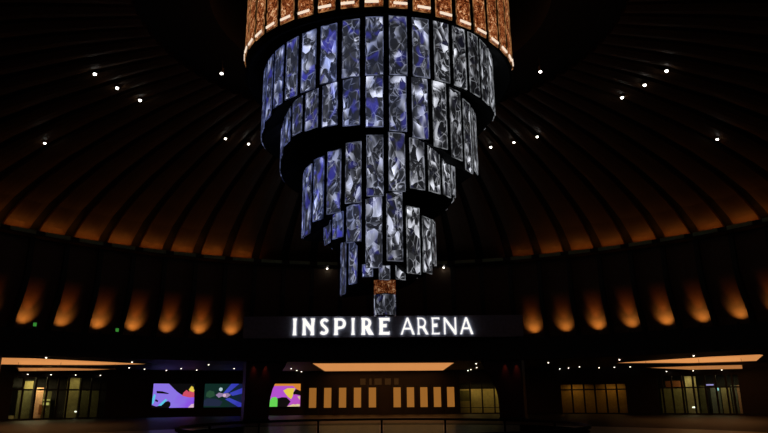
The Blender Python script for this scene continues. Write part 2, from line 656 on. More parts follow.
chand = thing('chandelier', 'giant tiered spiral chandelier of crystal and amber panels hanging under the dome', 'chandelier')
TIERS = [
    # radius, count, phase, top table, bottom table, panel width share
    (4.58, 36, -1.5, [(-79, 13.9), (-44, 13.93), (-22, 13.99), (0, 14.1), (20, 14.2), (40, 14.35), (70, 14.4), (110, 14.3)],
     [(-79, 11.2), (-69, 11.3), (-53, 11.63), (-32, 11.68), (-11, 11.88), (18, 11.94), (63, 11.93), (78, 12.2), (100, 12.5)], 0.76),
    (3.82, 30, -2.0, [(-68, 12.5), (-38, 12.3), (0, 12.38), (22, 12.45), (44, 12.35), (62, 12.1)],
     [(-120, 9.9), (-84, 10.0), (-70, 10.55), (-49, 10.73), (-25, 10.58), (-2, 10.38), (10, 10.25), (21, 10.08), (42, 9.74), (58, 9.40), (68, 9.55), (85, 10.2), (110, 10.3)], 0.75),
    (2.92, 24, -2.6, [(-67, 9.89), (-34, 10.07), (-18, 10.25), (-2, 10.48), (12, 10.58), (28, 10.44), (55, 10.35)],
     [(-63, 7.27), (-48, 7.65), (-33, 7.75), (-18, 8.03), (-3, 8.23), (12, 8.42), (28, 8.58), (53, 8.59), (68, 8.75), (85, 9.2)], 0.77),
    (2.10, 18, -5.1, [(-63, 8.3), (-46, 8.06), (-26, 8.25), (-5, 8.47), (15, 8.68), (34, 8.21), (48, 7.94)],
     [(-90, 7.5), (-75, 7.3), (-62, 6.97), (-46, 7.13), (-26, 6.91), (-5, 5.91), (15, 6.16), (33, 5.79), (46, 5.64), (70, 6.3)], 0.80),
    (1.45, 15, -17.0, [(-67, 7.46), (-40, 7.2), (-20, 6.2), (9, 6.13), (40, 6.3)],
     [(-67, 5.21), (-40, 5.55), (-20, 5.75), (9, 5.60), (42, 5.68), (58, 6.0), (75, 6.1)], 0.66),
]


def panel_mesh(w, h):
    """thin display slab: the face towards local -y is the picture, the rest black casing"""
    bm = bxm(-w / 2 + 0.02, w / 2 - 0.02, 0.0, 0.05, 0.02, h - 0.02)
    for f in bm.faces:
        f.material_index = 0 if f.calc_center_median().y < 0.01 else 1
    return bm


def rim(bm, w, h, t, d0, d1):
    box(bm, -w / 2, -w / 2 + t, d0, d1, 0, h)
    box(bm, w / 2 - t, w / 2, d0, d1, 0, h)
    box(bm, -w / 2 + t, w / 2 - t, d0, d1, 0, t)
    box(bm, -w / 2 + t, w / 2 - t, d0, d1, h - t, h)


rear = bmesh.new()
for ti, (rad, cnt, ph, tops, bots, share) in enumerate(TIERS):
    pitch = 360.0 / cnt
    wid = 2 * rad * sin(R(pitch / 2)) * share
    for k in range(cnt):
        az = (ph + pitch * k + 180) % 360 - 180
        zt, zb = interp_ring(tops, az), interp_ring(bots, az)
        h = zt - zb
        mw = panel_frame(az, rad, zb)
        if abs(az) > 128:
            f0 = len(rear.faces)
            box(rear, -wid / 2, wid / 2, 0.0, 0.05, 0, h, M=mw)
            rear.faces.ensure_lookup_table()
            for i in range(6):
                rear.faces[f0 + i].material_index = 0 if i == 2 else 1
            continue
        pn = obj('crystal_panel', panel_mesh(wid, h), [M_crystal, M_matte], chand, mw=mw)
        s = max(0.0, min(1.0, (40 - az) / 95.0))
        pn['blue'] = max(0.02, min(1.0, s * random.uniform(0.75, 1.15) + (0.25 if ti < 2 and abs(az) < 25 else 0)))
        pn['bright'] = random.uniform(0.8, 1.2) * (1.0 if abs(az) < 60 else 0.8)
        bm = bmesh.new()
        rim(bm, wid, h, 0.024, -0.015, 0.02)
        fr_ = obj('panel_rim', bm, M_edge, pn)
        fr_['blue'] = pn['blue']
o = obj('rear_crystal_panel', rear, [M_crystal, M_matte], chand)
o['kind'] = 'stuff'
o['blue'] = 0.5
o['bright'] = 0.8

# black lining drums and soffits that carry the panels
for ti, (rad, cnt, ph, tops, bots, share) in enumerate(TIERS):
    bm = bmesh.new()
    n = 120
    ro = rad - 0.058
    ri = (TIERS[ti + 1][0] - 0.12) if ti + 1 < len(TIERS) else 0.5
    ring = []
    for i in range(n):
        az = -180 + 360.0 * i / n
        zt, zb = interp_ring(tops, az), interp_ring(bots, az)
        dz = 0.02 if abs(az) < 70 else -0.09
        zu = 14.5 if ti == 0 else zt + 0.05
        rr = (5.25 if ti == 0 else ro)
        pts = [(rr, zu if ti else 13.80), (ro, zu), (ro, zb + dz), (ro - 0.05, zb + dz), (ri, zb + (0.55 if ti < 3 else 0.2))]
        ring.append([bm.verts.new(panel_frame(az, q, z).translation) for q, z in pts])
    for i in range(n):
        A, B = ring[i], ring[(i + 1) % n]
        for j in range(4):
            bm.faces.new((A[j], A[j + 1], B[j + 1], B[j]))
    bmesh.ops.remove_doubles(bm, verts=bm.verts[:], dist=1e-5)
    obj('lining_drum', bm, M_matte, chand)

# amber crown
RA, NA = 5.35, 42
CROWN = [(-180, 14.5), (-90, 14.5), (-77, 14.40), (-57, 14.15), (-46, 14.10), (-27, 14.0), (0, 13.98), (17, 13.89), (34, 13.74), (51, 13.68), (66, 13.74), (76, 14.0), (90, 14.4), (180, 14.5)]
pitch = 360.0 / NA
wid = 2 * RA * sin(R(pitch / 2)) * 0.77
for k in range(NA):
    az = (-1.3 + pitch * k + 180) % 360 - 180
    zb = lerp_table(CROWN, az)
    h = 17.9 - zb
    pn = obj('amber_panel', panel_mesh(wid, h), [M_amber, M_matte], chand, mw=panel_frame(az, RA, zb))
    bm = bmesh.new()
    rim(bm, wid, h, 0.025, -0.015, 0.02)
    obj('panel_rim', bm, M_amber_edge, pn)
    s = 1 if az > 0 else -1
    b0 = -0.30 if az < 0 else -0.16
    obj('light_bar', bxm(b0, b0 + 0.46, -0.05, -0.005, 0.13, 0.22, 0.01), M_bar, pn)
obj('crown_lining', lathe([(5.28, 13.76), (5.28, 18.2), (4.4, 18.2), (4.4, 20.5)], 96, centre=(CX, CY)), M_matte, chand)
obj('crown_rim', lathe([(5.22, 13.74), (5.32, 13.74), (5.32, 13.84), (5.22, 13.84)], 96, centre=(CX, CY), closed=True), M_matte, chand)

# slender core lantern at the tip
CORE = Matrix.Translation((0.19, 0, 0))
for k in range(6):
    az = 30 + 60 * k
    w = 0.40
    mw = CORE @ panel_frame(az, 0.40, 5.30)
    pn = obj('amber_core_panel', bxm(-w / 2, w / 2, 0, 0.04, 0.02, 0.52), M_amber_core, chand, mw=mw)
    mw = CORE @ panel_frame(az, 0.40, 4.54)
    pn = obj('blue_core_panel', bxm(-w / 2, w / 2, 0, 0.04, 0.0, 0.74), M_crystal, chand, mw=mw)
    pn['blue'] = 0.35
    pn['bright'] = 0.5
obj('core_shaft', lathe([(0.0, 4.56), (0.34, 4.56), (0.34, 9.0), (0, 9.0)], 24, centre=(CX + 0.19, CY)), M_matte, chand)

# ------------------------------------------------------------------ arena sign
YS = 52.0
SX0, SX1 = -11.05, 11.15
sign = thing('arena_sign', 'long slate sign board with glowing white arena name letters above the central entrance', 'sign',
             Matrix.Translation((0, YS, 6.25)))
obj('sign_board', bxm(SX0, SX1, 0.0, 0.35, 0.0, 1.72, 0.02), M_board, sign)
for x in (-8.5, 0.05, 8.6):
    obj('bracket', bxm(x - 0.1, x + 0.1, 0.35, 1.9 if abs(x) < 1 else 0.9, 0.5, 1.2), M_black, sign)


def poly_mesh(name, loops, depth, m, parent, mw):
    cu = bpy.data.curves.new('outline', 'CURVE')
    cu.dimensions = '2D'
    cu.fill_mode = 'BOTH'
    cu.extrude = depth / 2
    for lp in loops:
        sp = cu.splines.new('POLY')
        sp.points.add(len(lp) - 1)
        for p, (x, y) in zip(sp.points, lp):
            p.co = (x, y, 0, 1)
        sp.use_cyclic_u = True
    co = bpy.data.objects.new('outline', cu)
    COL.objects.link(co)
    dg = bpy.context.evaluated_depsgraph_get()
    me = bpy.data.meshes.new_from_object(co.evaluated_get(dg))
    bpy.data.objects.remove(co)
    bpy.data.curves.remove(cu)
    me.name = name
    me.materials.clear()
    me.materials.append(m)
    o = bpy.data.objects.new(name, me)
    COL.objects.link(o)
    o.matrix_basis = mw
    o.parent = parent
    return o


def stroke(pts, w0, w1=None):
    w1 = w0 if w1 is None else w1
    n = len(pts)
    L, Rr = [], []
    for i, (x, y) in enumerate(pts):
        a = Vector(pts[max(0, i - 1)])
        b = Vector(pts[min(n - 1, i + 1)])
        t = (b - a).normalized()
        nn = Vector((-t.y, t.x))
        w = (w0 + (w1 - w0) * i / (n - 1)) / 2
        L.append((x + nn.x * w, y + nn.y * w))
        Rr.append((x - nn.x * w, y - nn.y * w))
    return L + list(reversed(Rr))


def stem(x0, x1, s=0.03, y0=0.0, y1=1.0):
    """vertical stem with gently flared ends"""
    m = (y0 + y1) / 2
    return [(x0 - s, y0), (x1 + s, y0), (x1, y0 + 0.15), (x1 - s * 0.3, m), (x1, y1 - 0.15), (x1 + s, y1), (x0 - s, y1), (x0, y1 - 0.15), (x0 + s * 0.3, m), (x0, y0 + 0.15)]


def arc(cx, cy, rx, ry, a0, a1, n=10):
    return [(cx + rx * cos(R(a0 + (a1 - a0) * i / n)), cy + ry * sin(R(a0 + (a1 - a0) * i / n))) for i in range(n + 1)]


# letter outlines on a cap height of 1; each: (left x px, right x px, loops in cap units built from width)
def L_I(w):
    return [stem(0.03, w - 0.03)]


def L_N(w):
    s = 0.185
    return [[(0, 0), (s + 0.05, 0), (s + 0.02, .15), (s, .62), (w - s - 0.03, 0.22), (w - s, 0.15), (w - s - 0.04, 0), (w, 0), (w - .02, .5), (w + .03, 1),
             (w - s - 0.05, 1), (w - s, .85), (w - s, .52), (s + 0.02, 0.96), (s, 1), (-0.02, 1), (0.03, .85), (0.03, .15)]]


def L_S(w):
    path = arc(w * .56, .74, w * .36, .17, 25, 180, 8) + [(w * .30, .60), (w * .62, .46)] + arc(w * .46, .27, w * .38, .17, 40, -150, 10)
    return [stroke(path, 0.165, 0.185)]


def L_P(w, bold=True):
    s = 0.215 if bold else 0.12
    t = 0.175 if bold else 0.10
    r = (1 - .40) / 2
    outer = [(-.02, 0), (s + .03, 0), (s, .15), (s, .32)] + [(w * .55, .36)] + arc(w - r * 1.05, .68, r * 1.05, .32, -70, 90, 10) + [(-.02, 1), (0.02, .85), (0.02, .15)]
    inner = [(s, .50)] + arc(w - r * 1.05, .68, r * 1.05 - t, .32 - t * .8, -75, 90, 8) + [(s, .68 + .32 - t * .8)]
    return [outer, inner]


def L_R(w, s=0.215, t=0.175):
    r = .29
    x = w * 0.80
    outer = [(-.02, 0), (s + .03, 0), (s, .15), (s, .37), (max(s + .02, w * .66 + .04 - s * 1.5), .37), (w + .04 - s * 1.45, 0), (w + .04, 0), (w * .66 + .04, .42)]
    outer += arc(x - r * .95, .70, r * .95 + .03, .30, -35, 90, 8) + [(-.02, 1), (.02, .85), (.02, .15)]
    inner = [(s, .52)] + arc(x - r * .95, .70, r * .95 - t + .03, .30 - t * .75, -80, 90, 8) + [(s, .70 + .30 - t * .75)]
    return [outer, inner]


def L_E(w, s=0.23, t=0.165):
    return [[(-.02, 0), (w, 0), (w - .01, t + .05), (w - .04, t), (s, t), (s, .44), (w * .72, .44), (w * .72, .68), (w * .70, .63), (s, .63), (s, 1 - t), (w - .04, 1 - t), (w, 1 - t - .05), (w, 1), (-.02, 1), (.02, .85), (.02, .15)]]


def L_A(w, s=0.10):
    c = w / 2
    def lx(y):
        return (c - 0.04) * y
    outer = [(-.01, 0), (s, 0), (lx(.30) + s * .9, .30), (w - lx(.30) - s * 1.1, .30), (w - s * 1.15, 0), (w + .02, 0), (c + .05, 1), (c - .05, 1)]
    y0 = .40
    inner = [(lx(y0) + s * .9, y0), (w - lx(y0) - s * 1.15, y0), (c, .85)]
    return [outer, inner]


def L_Nthin(w, s=0.09):
    return [[(0, 0), (s, 0), (s, .80), (w - s * 1.1, -0.02), (w, -.02), (w, 1), (w - s, 1), (w - s, .24), (s * 1.1, 1), (0, 1)]]


CAP = 1.32
PXM = CAP / 16.75
# x of each letter on the board, measured in sixteen-to-a-cap units from the sign's middle
SPEC = [(292.6, 296.6, L_I), (302.2, 314.2, L_N), (319.8, 328.4, L_S), (334.2, 346.0, L_P), (351.4, 355.0, L_I),
        (361.6, 373.4, L_R), (379.4, 390.0, L_E),
        (401.2, 414.8, L_A), (418.0, 428.3, lambda w: L_R(w, .105, .095)), (432.4, 440.2, lambda w: L_E(w, .10, .085)),
        (444.6, 457.0, L_Nthin), (460.8, 473.6, L_A)]
RX = Matrix(((1, 0, 0, 0), (0, 0, -1, 0), (0, 1, 0, 0), (0, 0, 0, 1)))   # XY outline stood upright, facing -y
for x0, x1, fn in SPEC:
    w = (x1 - x0) * PXM / CAP
    X = (x0 - 383.0) * PXM
    mw = Matrix.Translation((X, -0.05, 0.22)) @ RX @ Matrix.Diagonal((CAP, CAP, 1, 1))
    poly_mesh('letter', fn(w), 0.10, M_white, sign, mw)

# ------------------------------------------------------------------ amber uplights on the drum ledge
ORD = ['first', 'second', 'third', 'fourth', 'fifth', 'sixth', 'seventh', 'eighth', 'ninth', 'tenth', 'eleventh', 'twelfth']
for side in (-1, 1):
    for k in range(5, 14):
        az = side * 4.5 * k * 1.018
        nth = k - 5
        sn = 'left' if side < 0 else 'right'
        lab = '%s glowing amber wall uplight counting outward from the %s end of the sign' % (ORD[nth], sn)
        t = thing('wall_uplight', lab, 'wall light', frame_at(az, 30.75, ZL), 'amber uplights around the drum wall')
        bm = bmesh.new()
        tube(bm, (0, 0, 0), (0, 0, 0.05), 0.16, 16)
        obj('base', bm, M_black, t)
        bm = bmesh.new()
        tube(bm, (0, -0.02, 0.05), (0, 0.06, 0.20), 0.10, 16)
        obj('lamp_head', bm, M_black, t)
        L = bpy.data.lights.new('uplight_beam', 'SPOT')
        L.energy = 72.0 * random.uniform(0.85, 1.15)
        L.color = (1.0, 0.40, 0.075)
        L.spot_size = R(92)
        L.spot_blend = 1.0
        L.shadow_soft_size = 0.05
        lo_ = bpy.data.objects.new('uplight_beam', L)
        COL.objects.link(lo_)
        d = Vector((0, 0.62, 1.0)).normalized()
        lo_.matrix_basis = Matrix.Translation((0, 0.07, 0.24)) @ d.to_track_quat('Z', 'Y').to_matrix().to_4x4() @ Matrix.Rotation(pi, 4, 'X')
        lo_.parent = t
        # narrow upper beam of the same fitting
        L = bpy.data.lights.new('uplight_narrow_beam', 'SPOT')
        L.energy = 85.0 * random.uniform(0.45, 1.3)
        L.color = (1.0, 0.22, 0.03)
        L.spot_size = R(38)
        L.spot_blend = 1.0
        L.shadow_soft_size = 0.05
        lo_ = bpy.data.objects.new('uplight_narrow_beam', L)
        COL.objects.link(lo_)
        d = Vector((0, -0.06, 1.0)).normalized()
        lo_.matrix_basis = Matrix.Translation((0, 0.07, 0.24)) @ d.to_track_quat('Z', 'Y').to_matrix().to_4x4() @ Matrix.Rotation(pi, 4, 'X')
        lo_.parent = t

# green emergency lamps on the ledge edge
for az, where in ((-49.9, 'outermost'), (-39.4, 'innermost')):
    t = thing('emergency_light', 'small green emergency light on the ledge between left amber uplights, %s of two' % where, 'light',
              frame_at(az, 30.15, ZL), 'green emergency lights on the left ledge')
    obj('housing', bxm(-0.14, 0.14, -0.06, 0.06, 0.0, 0.5, 0.02), M_black, t)
    obj('lens', bxm(-0.11, 0.11, -0.075, -0.055, 0.22, 0.46, 0.008), M_green, t)


# ------------------------------------------------------------------ small ceiling lights
def downlight(mw, lab, group, m, r=0.09, name='downlight'):
    bm = bmesh.new()
    n = 16
    def ring(rr, z):
        return [bm.verts.new((rr * cos(2 * pi * i / n), rr * sin(2 * pi * i / n), z)) for i in range(n)]
    a, b, c, d, e = ring(r * 1.5, 0.0), ring(r * 1.5, -0.03), ring(r, -0.04), ring(r * 0.9, -0.04 - r * 0.6), ring(r * 0.5, -0.04 - r)
    for A, B, mi in ((a, b, 0), (b, c, 0), (c, d, 1), (d, e, 1)):
        for i in range(n):
            bm.faces.new((A[i], A[(i + 1) % n], B[(i + 1) % n], B[i])).material_index = mi
    bm.faces.new(a)
    bm.faces.new(e).material_index = 1
    o = obj(name, bm, [M_black, m], mw=mw)
    return tag(o, lab, 'ceiling light', group)


def dome_z(r):
    t = sorted(DOME)
    return lerp_table(t, r)


G = 'pinpoint lights in the dome'
for side, sn in ((-1, 'left'), (1, 'right')):
    for a, w in ((74.6, 'uppermost'), (68.4, 'middle one'), (62.2, 'lowest')):
        z = dome_z(14.0) - 0.41
        downlight(frame_at(side * a, 14.0, z), 'white dome light, %s in the slanting row of three at upper %s' % (w, sn), G, M_star, 0.08, 'dome_light')
    for a, w in (((38.5, 'outer one'), (35.6, 'middle one'), (32.8, 'inner one')) if side < 0 else ((38.5, 'outer one'), (32.7, 'middle one'), (27.0, 'inner one'))):
        z = dome_z(14.7) - 0.41
        if side < 0 and a == 35.6:
            continue
        lab = 'white dome light beside the chandelier middle at %s, %s of the %s' % (sn, w, 'pair' if side < 0 else 'three')
        downlight(frame_at(side * a, 14.7, z), lab, G, M_star, 0.075, 'dome_light')
    downlight(frame_at(side * 62.2, 21.3, dome_z(21.3) - 0.41), 'lone white pinpoint dome light far out on the %s side of the dome' % sn, G, M_star, 0.075, 'dome_light')
    t = thing('pendant_spotlight', 'white spotlight on short stem just %s of the amber crown' % sn, 'ceiling light', frame_at(side * 67, 8.0, 16.82), 'spotlights flanking the amber crown')
    bm = bmesh.new()
    tube(bm, (0, 0, 0), (0, 0, -0.45), 0.03, 8)
    obj('stem', bm, M_steel, t)
    bm = bmesh.new()
    tube(bm, (0, 0, -0.45), (0, 0, -0.70), 0.11, 14)
    obj('can', bm, M_steel, t)
    bm = bmesh.new()
    tube(bm, (0, 0, -0.70), (0, 0, -0.74), 0.07, 14)
    obj('lens', bm, M_star, t)
    downlight(frame_at(-8.9 if side < 0 else 9.9, 29.75, 12.15), 'white pinpoint light under the cornice just %s of the chandelier tip' % sn, G, M_star, 0.075, 'dome_light')

# lobby downlights: (x, y) on the lobby ceiling
G = 'downlights in the lobby ceiling'
DL = [
    (-19.3, 51.2, 'beside the tip of the long left cove'), (-22.9, 60.2, 'right of the shorter left cove'),
    (-22.5, 63.0, 'above the leftmost video screen, outer one'), (-21.4, 66.0, 'above the leftmost video screen, nearer its middle'),
    (-18.9, 62.5, 'between the two left video screens, front one'), (-18.3, 65.6, 'between the two left video screens, rear one'),
    (-14.6, 55.8, 'in front of the middle video screen, nearest one'), (-14.1, 63.2, 'in front of the middle video screen, right side'),
    (-13.9, 67.3, 'in front of the middle video screen, beside the left flared column'),
    (-9.4, 56.5, 'just right of the left flared column, nearest one'), (-8.8, 64.0, 'left of the central cove, second from the hall'),
    (-8.8, 68.2, 'left of the central cove, third from the hall'), (-8.7, 71.2, 'left of the central cove, deepest one'),
    (8.0, 57.1, 'right of the central cove, nearest the hall'), (9.1, 64.6, 'right of the central cove, second from the hall'),
    (9.1, 69.0, 'right of the central cove, third from the hall'), (9.1, 71.5, 'right of the central cove, deepest one'),
    (14.0, 56.3, 'just right of the right flared column'), (18.2, 68.6, 'over the amber glazed front, rear one of the left three'),
    (18.6, 66.8, 'over the amber glazed front, middle of the left three'), (19.0, 64.4, 'over the amber glazed front, nearest of the left three'),
    (21.6, 66.6, 'over the amber glazed front, rear one of the right three'), (22.9, 65.9, 'over the amber glazed front, middle of the right three'),
    (24.2, 65.2, 'over the amber glazed front, nearest of the right three'), (18.7, 52.5, 'near the tip of the long right cove'),
    (22.5, 48.0, 'on the hall side of the long right cove'), (-22.9, 45.2, 'on the hall side of the long left cove'),
]
for x, y, w in DL:
    downlight(Matrix.Translation((x, y, HC)), 'small lobby downlight ' + w, G, M_spot, 0.062)
# downlights on the head of the two glazed fronts
for side, sn, azs in ((-1, 'left', (-41.4, -39.1, -36.6, -34.0)), (1, 'right', (34.2, 37.0, 39.9))):
    for i, a in enumerate(azs):
        w = ('outermost', 'second', 'third', 'innermost') if side < 0 else ('innermost', 'middle', 'outermost')
        downlight(frame_at(a, RW - 0.55, HC - 0.5), 'tiny warm downlight in the row over the %s glazed front, %s%s' % (
            sn, w[i], ' from the left' if w[i] in ('second', 'third') else ' one'), G, M_spot, 0.06)
    a0, a1 = (-42.4, -33.2) if side < 0 else (32.95, 41.3)
    bm = lathe([(RW - 0.75, HC - 0.5), (RW, HC - 0.5), (RW, HC - 0.32), (RW - 0.75, HC - 0.32)], 8, a0, a1, closed=True)
    struct('trim_%d' % (5 if side < 0 else 6), bm, M_soffit)


# ------------------------------------------------------------------ luminous ceiling recesses
def cove(name_lab, pts, z, m):  # indirect light of each cove is put into the glow of a flat panel
    t = thing('lit_ceiling_cove', name_lab, 'ceiling light', Matrix.Translation((sum(p[0] for p in pts) / len(pts), sum(p[1] for p in pts) / len(pts), z)), 'warm lit coves in the lobby ceiling')
    c = t.matrix_basis.translation
    loc = [(x - c.x, y - c.y) for x, y in pts]
    bm = bmesh.new()
    slab(bm, loc, -0.03, 0.0)
    obj('cove_glow', bm, m, t)
    big = [(x * 1.0 + 0.10 * (1 if x > 0 else -1), y + 0.10 * (1 if y > 0 else -1)) for x, y in loc]
    bm = bmesh.new()
    A = [bm.verts.new((x, y, -0.03)) for x, y in loc]
    B = [bm.verts.new((x, y, -0.06)) for x, y in big]
    D = [bm.verts.new((x, y, 0.0)) for x, y in big]
    n = len(loc)
    for i in range(n):
        j = (i + 1) % n
        bm.faces.new((A[i], A[j], B[j], B[i]))
        bm.faces.new((B[i], B[j], D[j], D[i]))
    obj('trim_frame', bm, M_soffit, t)
    if z < HC:
        for x, y in loc:
            bm = bmesh.new()
            tube(bm, (x, y, 0.0), (x, y, HC - z), 0.012, 6)
            obj('hanger_rod', bm, M_black, t)


cove('wide warm lit ceiling cove before the central amber doors', [(-5.85, 55.0), (5.95, 55.4), (6.4, 71.2), (-6.2, 71.2)], HC, M_cove)
cove('long tapering warm lit ceiling cove at far left, nearest the hall', [(-27.6, 44.0), (-25.9, 44.9), (-24.3, 45.8), (-23.1, 47.5), (-20.9, 50.9), (-19.1, 54.6), (-23.6, 55.6), (-27.4, 54.9), (-30.8, 53.6), (-33.0, 52.0)], HC, M_cove)
cove('shorter warm lit ceiling cove above the left glazed front', [(-27.8, 50.8), (-24.8, 51.3), (-21.8, 54.2), (-24.7, 56.3), (-30.8, 56.6)], 4.1, M_cove_dim)
cove('long tapering warm lit ceiling cove at far right, nearest the hall', [(27.6, 48.1), (26.6, 47.1), (24.4, 49.4), (22.3, 53.3), (20.0, 58.0), (27.2, 58.9), (31.6, 56.2)], HC, M_cove)
cove('shorter warm lit ceiling cove above the right glazed front', [(22.1, 55.9), (25.2, 53.0), (28.0, 51.9), (32.2, 59.7), (28.1, 60.9)], 4.0, M_cove_dim)

# ------------------------------------------------------------------ central amber doors in a flat dark screen wall
YD = 72.05
bm = bmesh.new()
xs = [-7.52, -5.92, -4.33, -2.74, -1.14, 1.50, 2.93, 4.36, 5.80, 7.23]
box(bm, -8.5, 8.1, YD + 0.12, YD + 0.5, 0, HC)
struct('wall_entrance', bm, M_wall)
for i, x in enumerate(xs):
    d = holder('door_%d' % (i + 1), Matrix.Translation((x, YD, 0)))
    half = 0.62
    g = 0.385
    bm = bmesh.new()
    box(bm, -half, -g, 0, 0.1, 0.02, 3.0)
    box(bm, g, half, 0, 0.1, 0.02, 3.0)
    box(bm, -g, g, 0, 0.1, 0.02, 0.72)
    box(bm, -g, g, 0, 0.1, 2.76, 3.0)
    obj('door_leaf', bm, M_frame, d)
    obj('glass_panel', bxm(-g, g, 0.03, 0.06, 0.72, 2.76), M_doorglow, d)
    bm = bmesh.new()
    hx = 0.50 if i % 2 == 0 else -0.50
    tube(bm, (hx, -0.07, 0.85), (hx, -0.07, 1.45), 0.018, 8)
    tube(bm, (hx, -0.07, 0.9), (hx, 0.0, 0.9), 0.012, 6)
    tube(bm, (hx, -0.07, 1.4), (hx, 0.0, 1.4), 0.012, 6)
    obj('door_handle', bm, M_steel, d)
t = thing('entrance_plaque', 'row of dim amber letter blocks on the dark wall above the central doors', 'sign', Matrix.Translation((-0.3, YD + 0.118, 2.98)))
for x0, x1 in ((-2.15, -1.58), (-1.18, -0.92), (-0.62, 0.16), (0.50, 1.15), (1.50, 1.98)):
    obj('letter_block', bxm(x0, x1, -0.06, 0.0, 0.06, 0.72), M_plaque, t)


# ------------------------------------------------------------------ glazed fronts (windows) with lit vestibules
def glazed(n, az0, az1, head, transom, cuts, hall, light, lcol, deep, extras=(), base=0.0):
    """cuts: mullion azimuths; hall: list of (az0, az1, z0, z1, depth, material) painted panels of the room behind"""
    w = holder('window_%d' % n, frame_at((az0 + az1) / 2, RW, 0))
    inv = w.matrix_basis.inverted()
    allc = [az0] + list(cuts) + [az1]
    bm = bmesh.new()
    def post(a, wd, z0, z1):
        box(bm, -wd / 2, wd / 2, 0.02, 0.16, z0, z1, M=inv @ frame_at(a, RW, 0))
    for a in allc:
        post(a, 0.16, 0, head)
    for a, b in zip(allc, allc[1:]):
        mid = (a + b) / 2
        hw = RW * sin(R((b - a) / 2))
        M = inv @ frame_at(mid, RW, 0)
        for z0, z1 in ((0.0, 0.10), (transom - 0.06, transom + 0.07), (head - 0.1, head)):
            box(bm, -hw, hw, 0.03, 0.15, z0, z1, M=M)
        for e in extras:
            box(bm, -hw, hw, 0.04, 0.14, e - 0.035, e + 0.035, M=M)
    obj('window_frame', bm, M_frame, w)
    for a, b in zip(allc, allc[1:]):
        mid = (a + b) / 2
        hw = RW * sin(R((b - a) / 2)) - 0.05
        M = inv @ frame_at(mid, RW, 0)
        bm = bmesh.new()
        box(bm, -hw, hw, 0.08, 0.09, 0.08, head - 0.08, M=M)
        obj('glass_pane', bm, M_glass, w)
    # vestibule shell
    bm = bmesh.new()
    r0, r1 = RW + 0.31, RW + deep
    nn = 8
    lathe([(r0, head + 0.02), (r0, HC), (r1 + 0.2, HC), (r1 + 0.2, -0.05), (r1, -0.05), (r1, head + 0.02)], nn, az0 - 1.2, az1 + 1.2, closed=True, bm=bm)
    for a in (az0 - 1.2, az1 + 1.0):
        lathe([(r0, 0), (r1, 0), (r1, head), (r0, head)], 1, a, a + 0.2, closed=True, bm=bm)
    for v in bm.verts:
        v.co = inv @ v.co
    obj('vestibule', bm, M_soffit, w)
    for a, b, z0, z1, dep, m in hall:
        bm = bmesh.new()
        rr = RW + dep
        lathe([(rr, z0), (rr + 0.08, z0), (rr + 0.08, z1), (rr, z1)], 3, a, b, closed=True, bm=bm)
        for v in bm.verts:
            v.co = inv @ v.co
        obj('inner_wall_panel', bm, m, w)
    for a, dep, e in light:
        L = bpy.data.lights.new('vestibule_lamp', 'AREA')
        L.shape = 'RECTANGLE'
        L.size, L.size_y = 1.6, 0.5
        L.energy = e
        L.color = lcol
        lo_ = bpy.data.objects.new('vestibule_lamp', L)
        COL.objects.link(lo_)
        lo_.matrix_basis = inv @ frame_at(a, RW + dep, head - 0.05)
        lo_.parent = w
    return w


M_olive = mat('olive_plaster', (0.30, 0.25, 0.09), 0.7)
M_tan = mat('tan_plaster', (0.42, 0.34, 0.16), 0.7)
M_rose = mat('rose_plaster', (0.95, 0.50, 0.30), 0.7)
M_rust = mat('rust_timber', (0.35, 0.11, 0.03), 0.6)
M_dkol = mat('dark_olive_plaster', (0.13, 0.12, 0.045), 0.7)
M_grey = mat('grey_green_plaster', (0.20, 0.22, 0.18), 0.7)
M_ambw = mat('amber_plaster', (0.55, 0.33, 0.07), 0.7)
M_glint = glow('inner_lamp_lens', (1.0, 0.95, 0.8), 2.5)
M_yel = glow('inner_yellow_lamp', (1.0, 0.85, 0.25), 0.5)
M_cyan = glow('inner_cyan_lamp', (0.35, 0.9, 1.0), 1.0)
M_vio = glow('inner_violet_lamp', (0.55, 0.45, 1.0), 0.7)


def azx(x, side_tab):
    return lerp_table(side_tab, x)


LT = [(13, -42.6), (108, -33.0)]
w1 = glazed(1, -42.6, -33.0, 3.80, 2.60, [azx(x, LT) for x in (24, 36, 47, 58, 68, 81, 91.5, 101)],
            [(azx(10, LT), azx(23, LT), 0, .35, 1.6, M_tan), (azx(24, LT), azx(37, LT), 0, 2.6, 1.6, M_dkol), (azx(27, LT), azx(37, LT), 2.66, 3.4, 1.5, M_olive),
             (azx(38, LT), azx(47, LT), 0, 2.8, 1.2, M_rose), (azx(44, LT), azx(47, LT), 0.4, 1.3, 1.0, M_rust),
             (azx(47.5, LT), azx(57, LT), 0, 2.5, 2.0, M_dkol), (azx(70, LT), azx(82, LT), 0, 3.8, 1.4, M_olive),
             (azx(83, LT), azx(105, LT), 0, 2.6, 1.8, M_dkol)],
            [(-40.0, 0.55, 95), (-35.8, 0.7, 18)], (1.0, 0.80, 0.45), 3.0)
w3 = glazed(2, 9.6, 17.4, 3.25, 2.6, (10.95, 12.45, 13.95, 15.6),
            [(9.0, 18.0, 0, 2.6, 1.6, M_tan), (9.0, 11.0, 1.3, 2.4, 1.0, M_dkol)],
            [(11.2, 0.7, 22), (14.5, 0.7, 22)], (1.0, 0.66, 0.22), 2.6, (0.62,))
w2 = glazed(3, 21.9, 29.5, 2.98, 2.35, [lerp_table([(560, 21.9), (626, 29.5)], x) for x in (572, 584, 595, 606, 616.5)],
            [(21.0, 30.4, 0, 2.95, 1.5, M_ambw)],
            [(23.5, 0.7, 7), (27.8, 0.7, 7)], (1.0, 0.56, 0.20), 2.4)
RT = [(658.5, 32.85), (742, 41.3)]
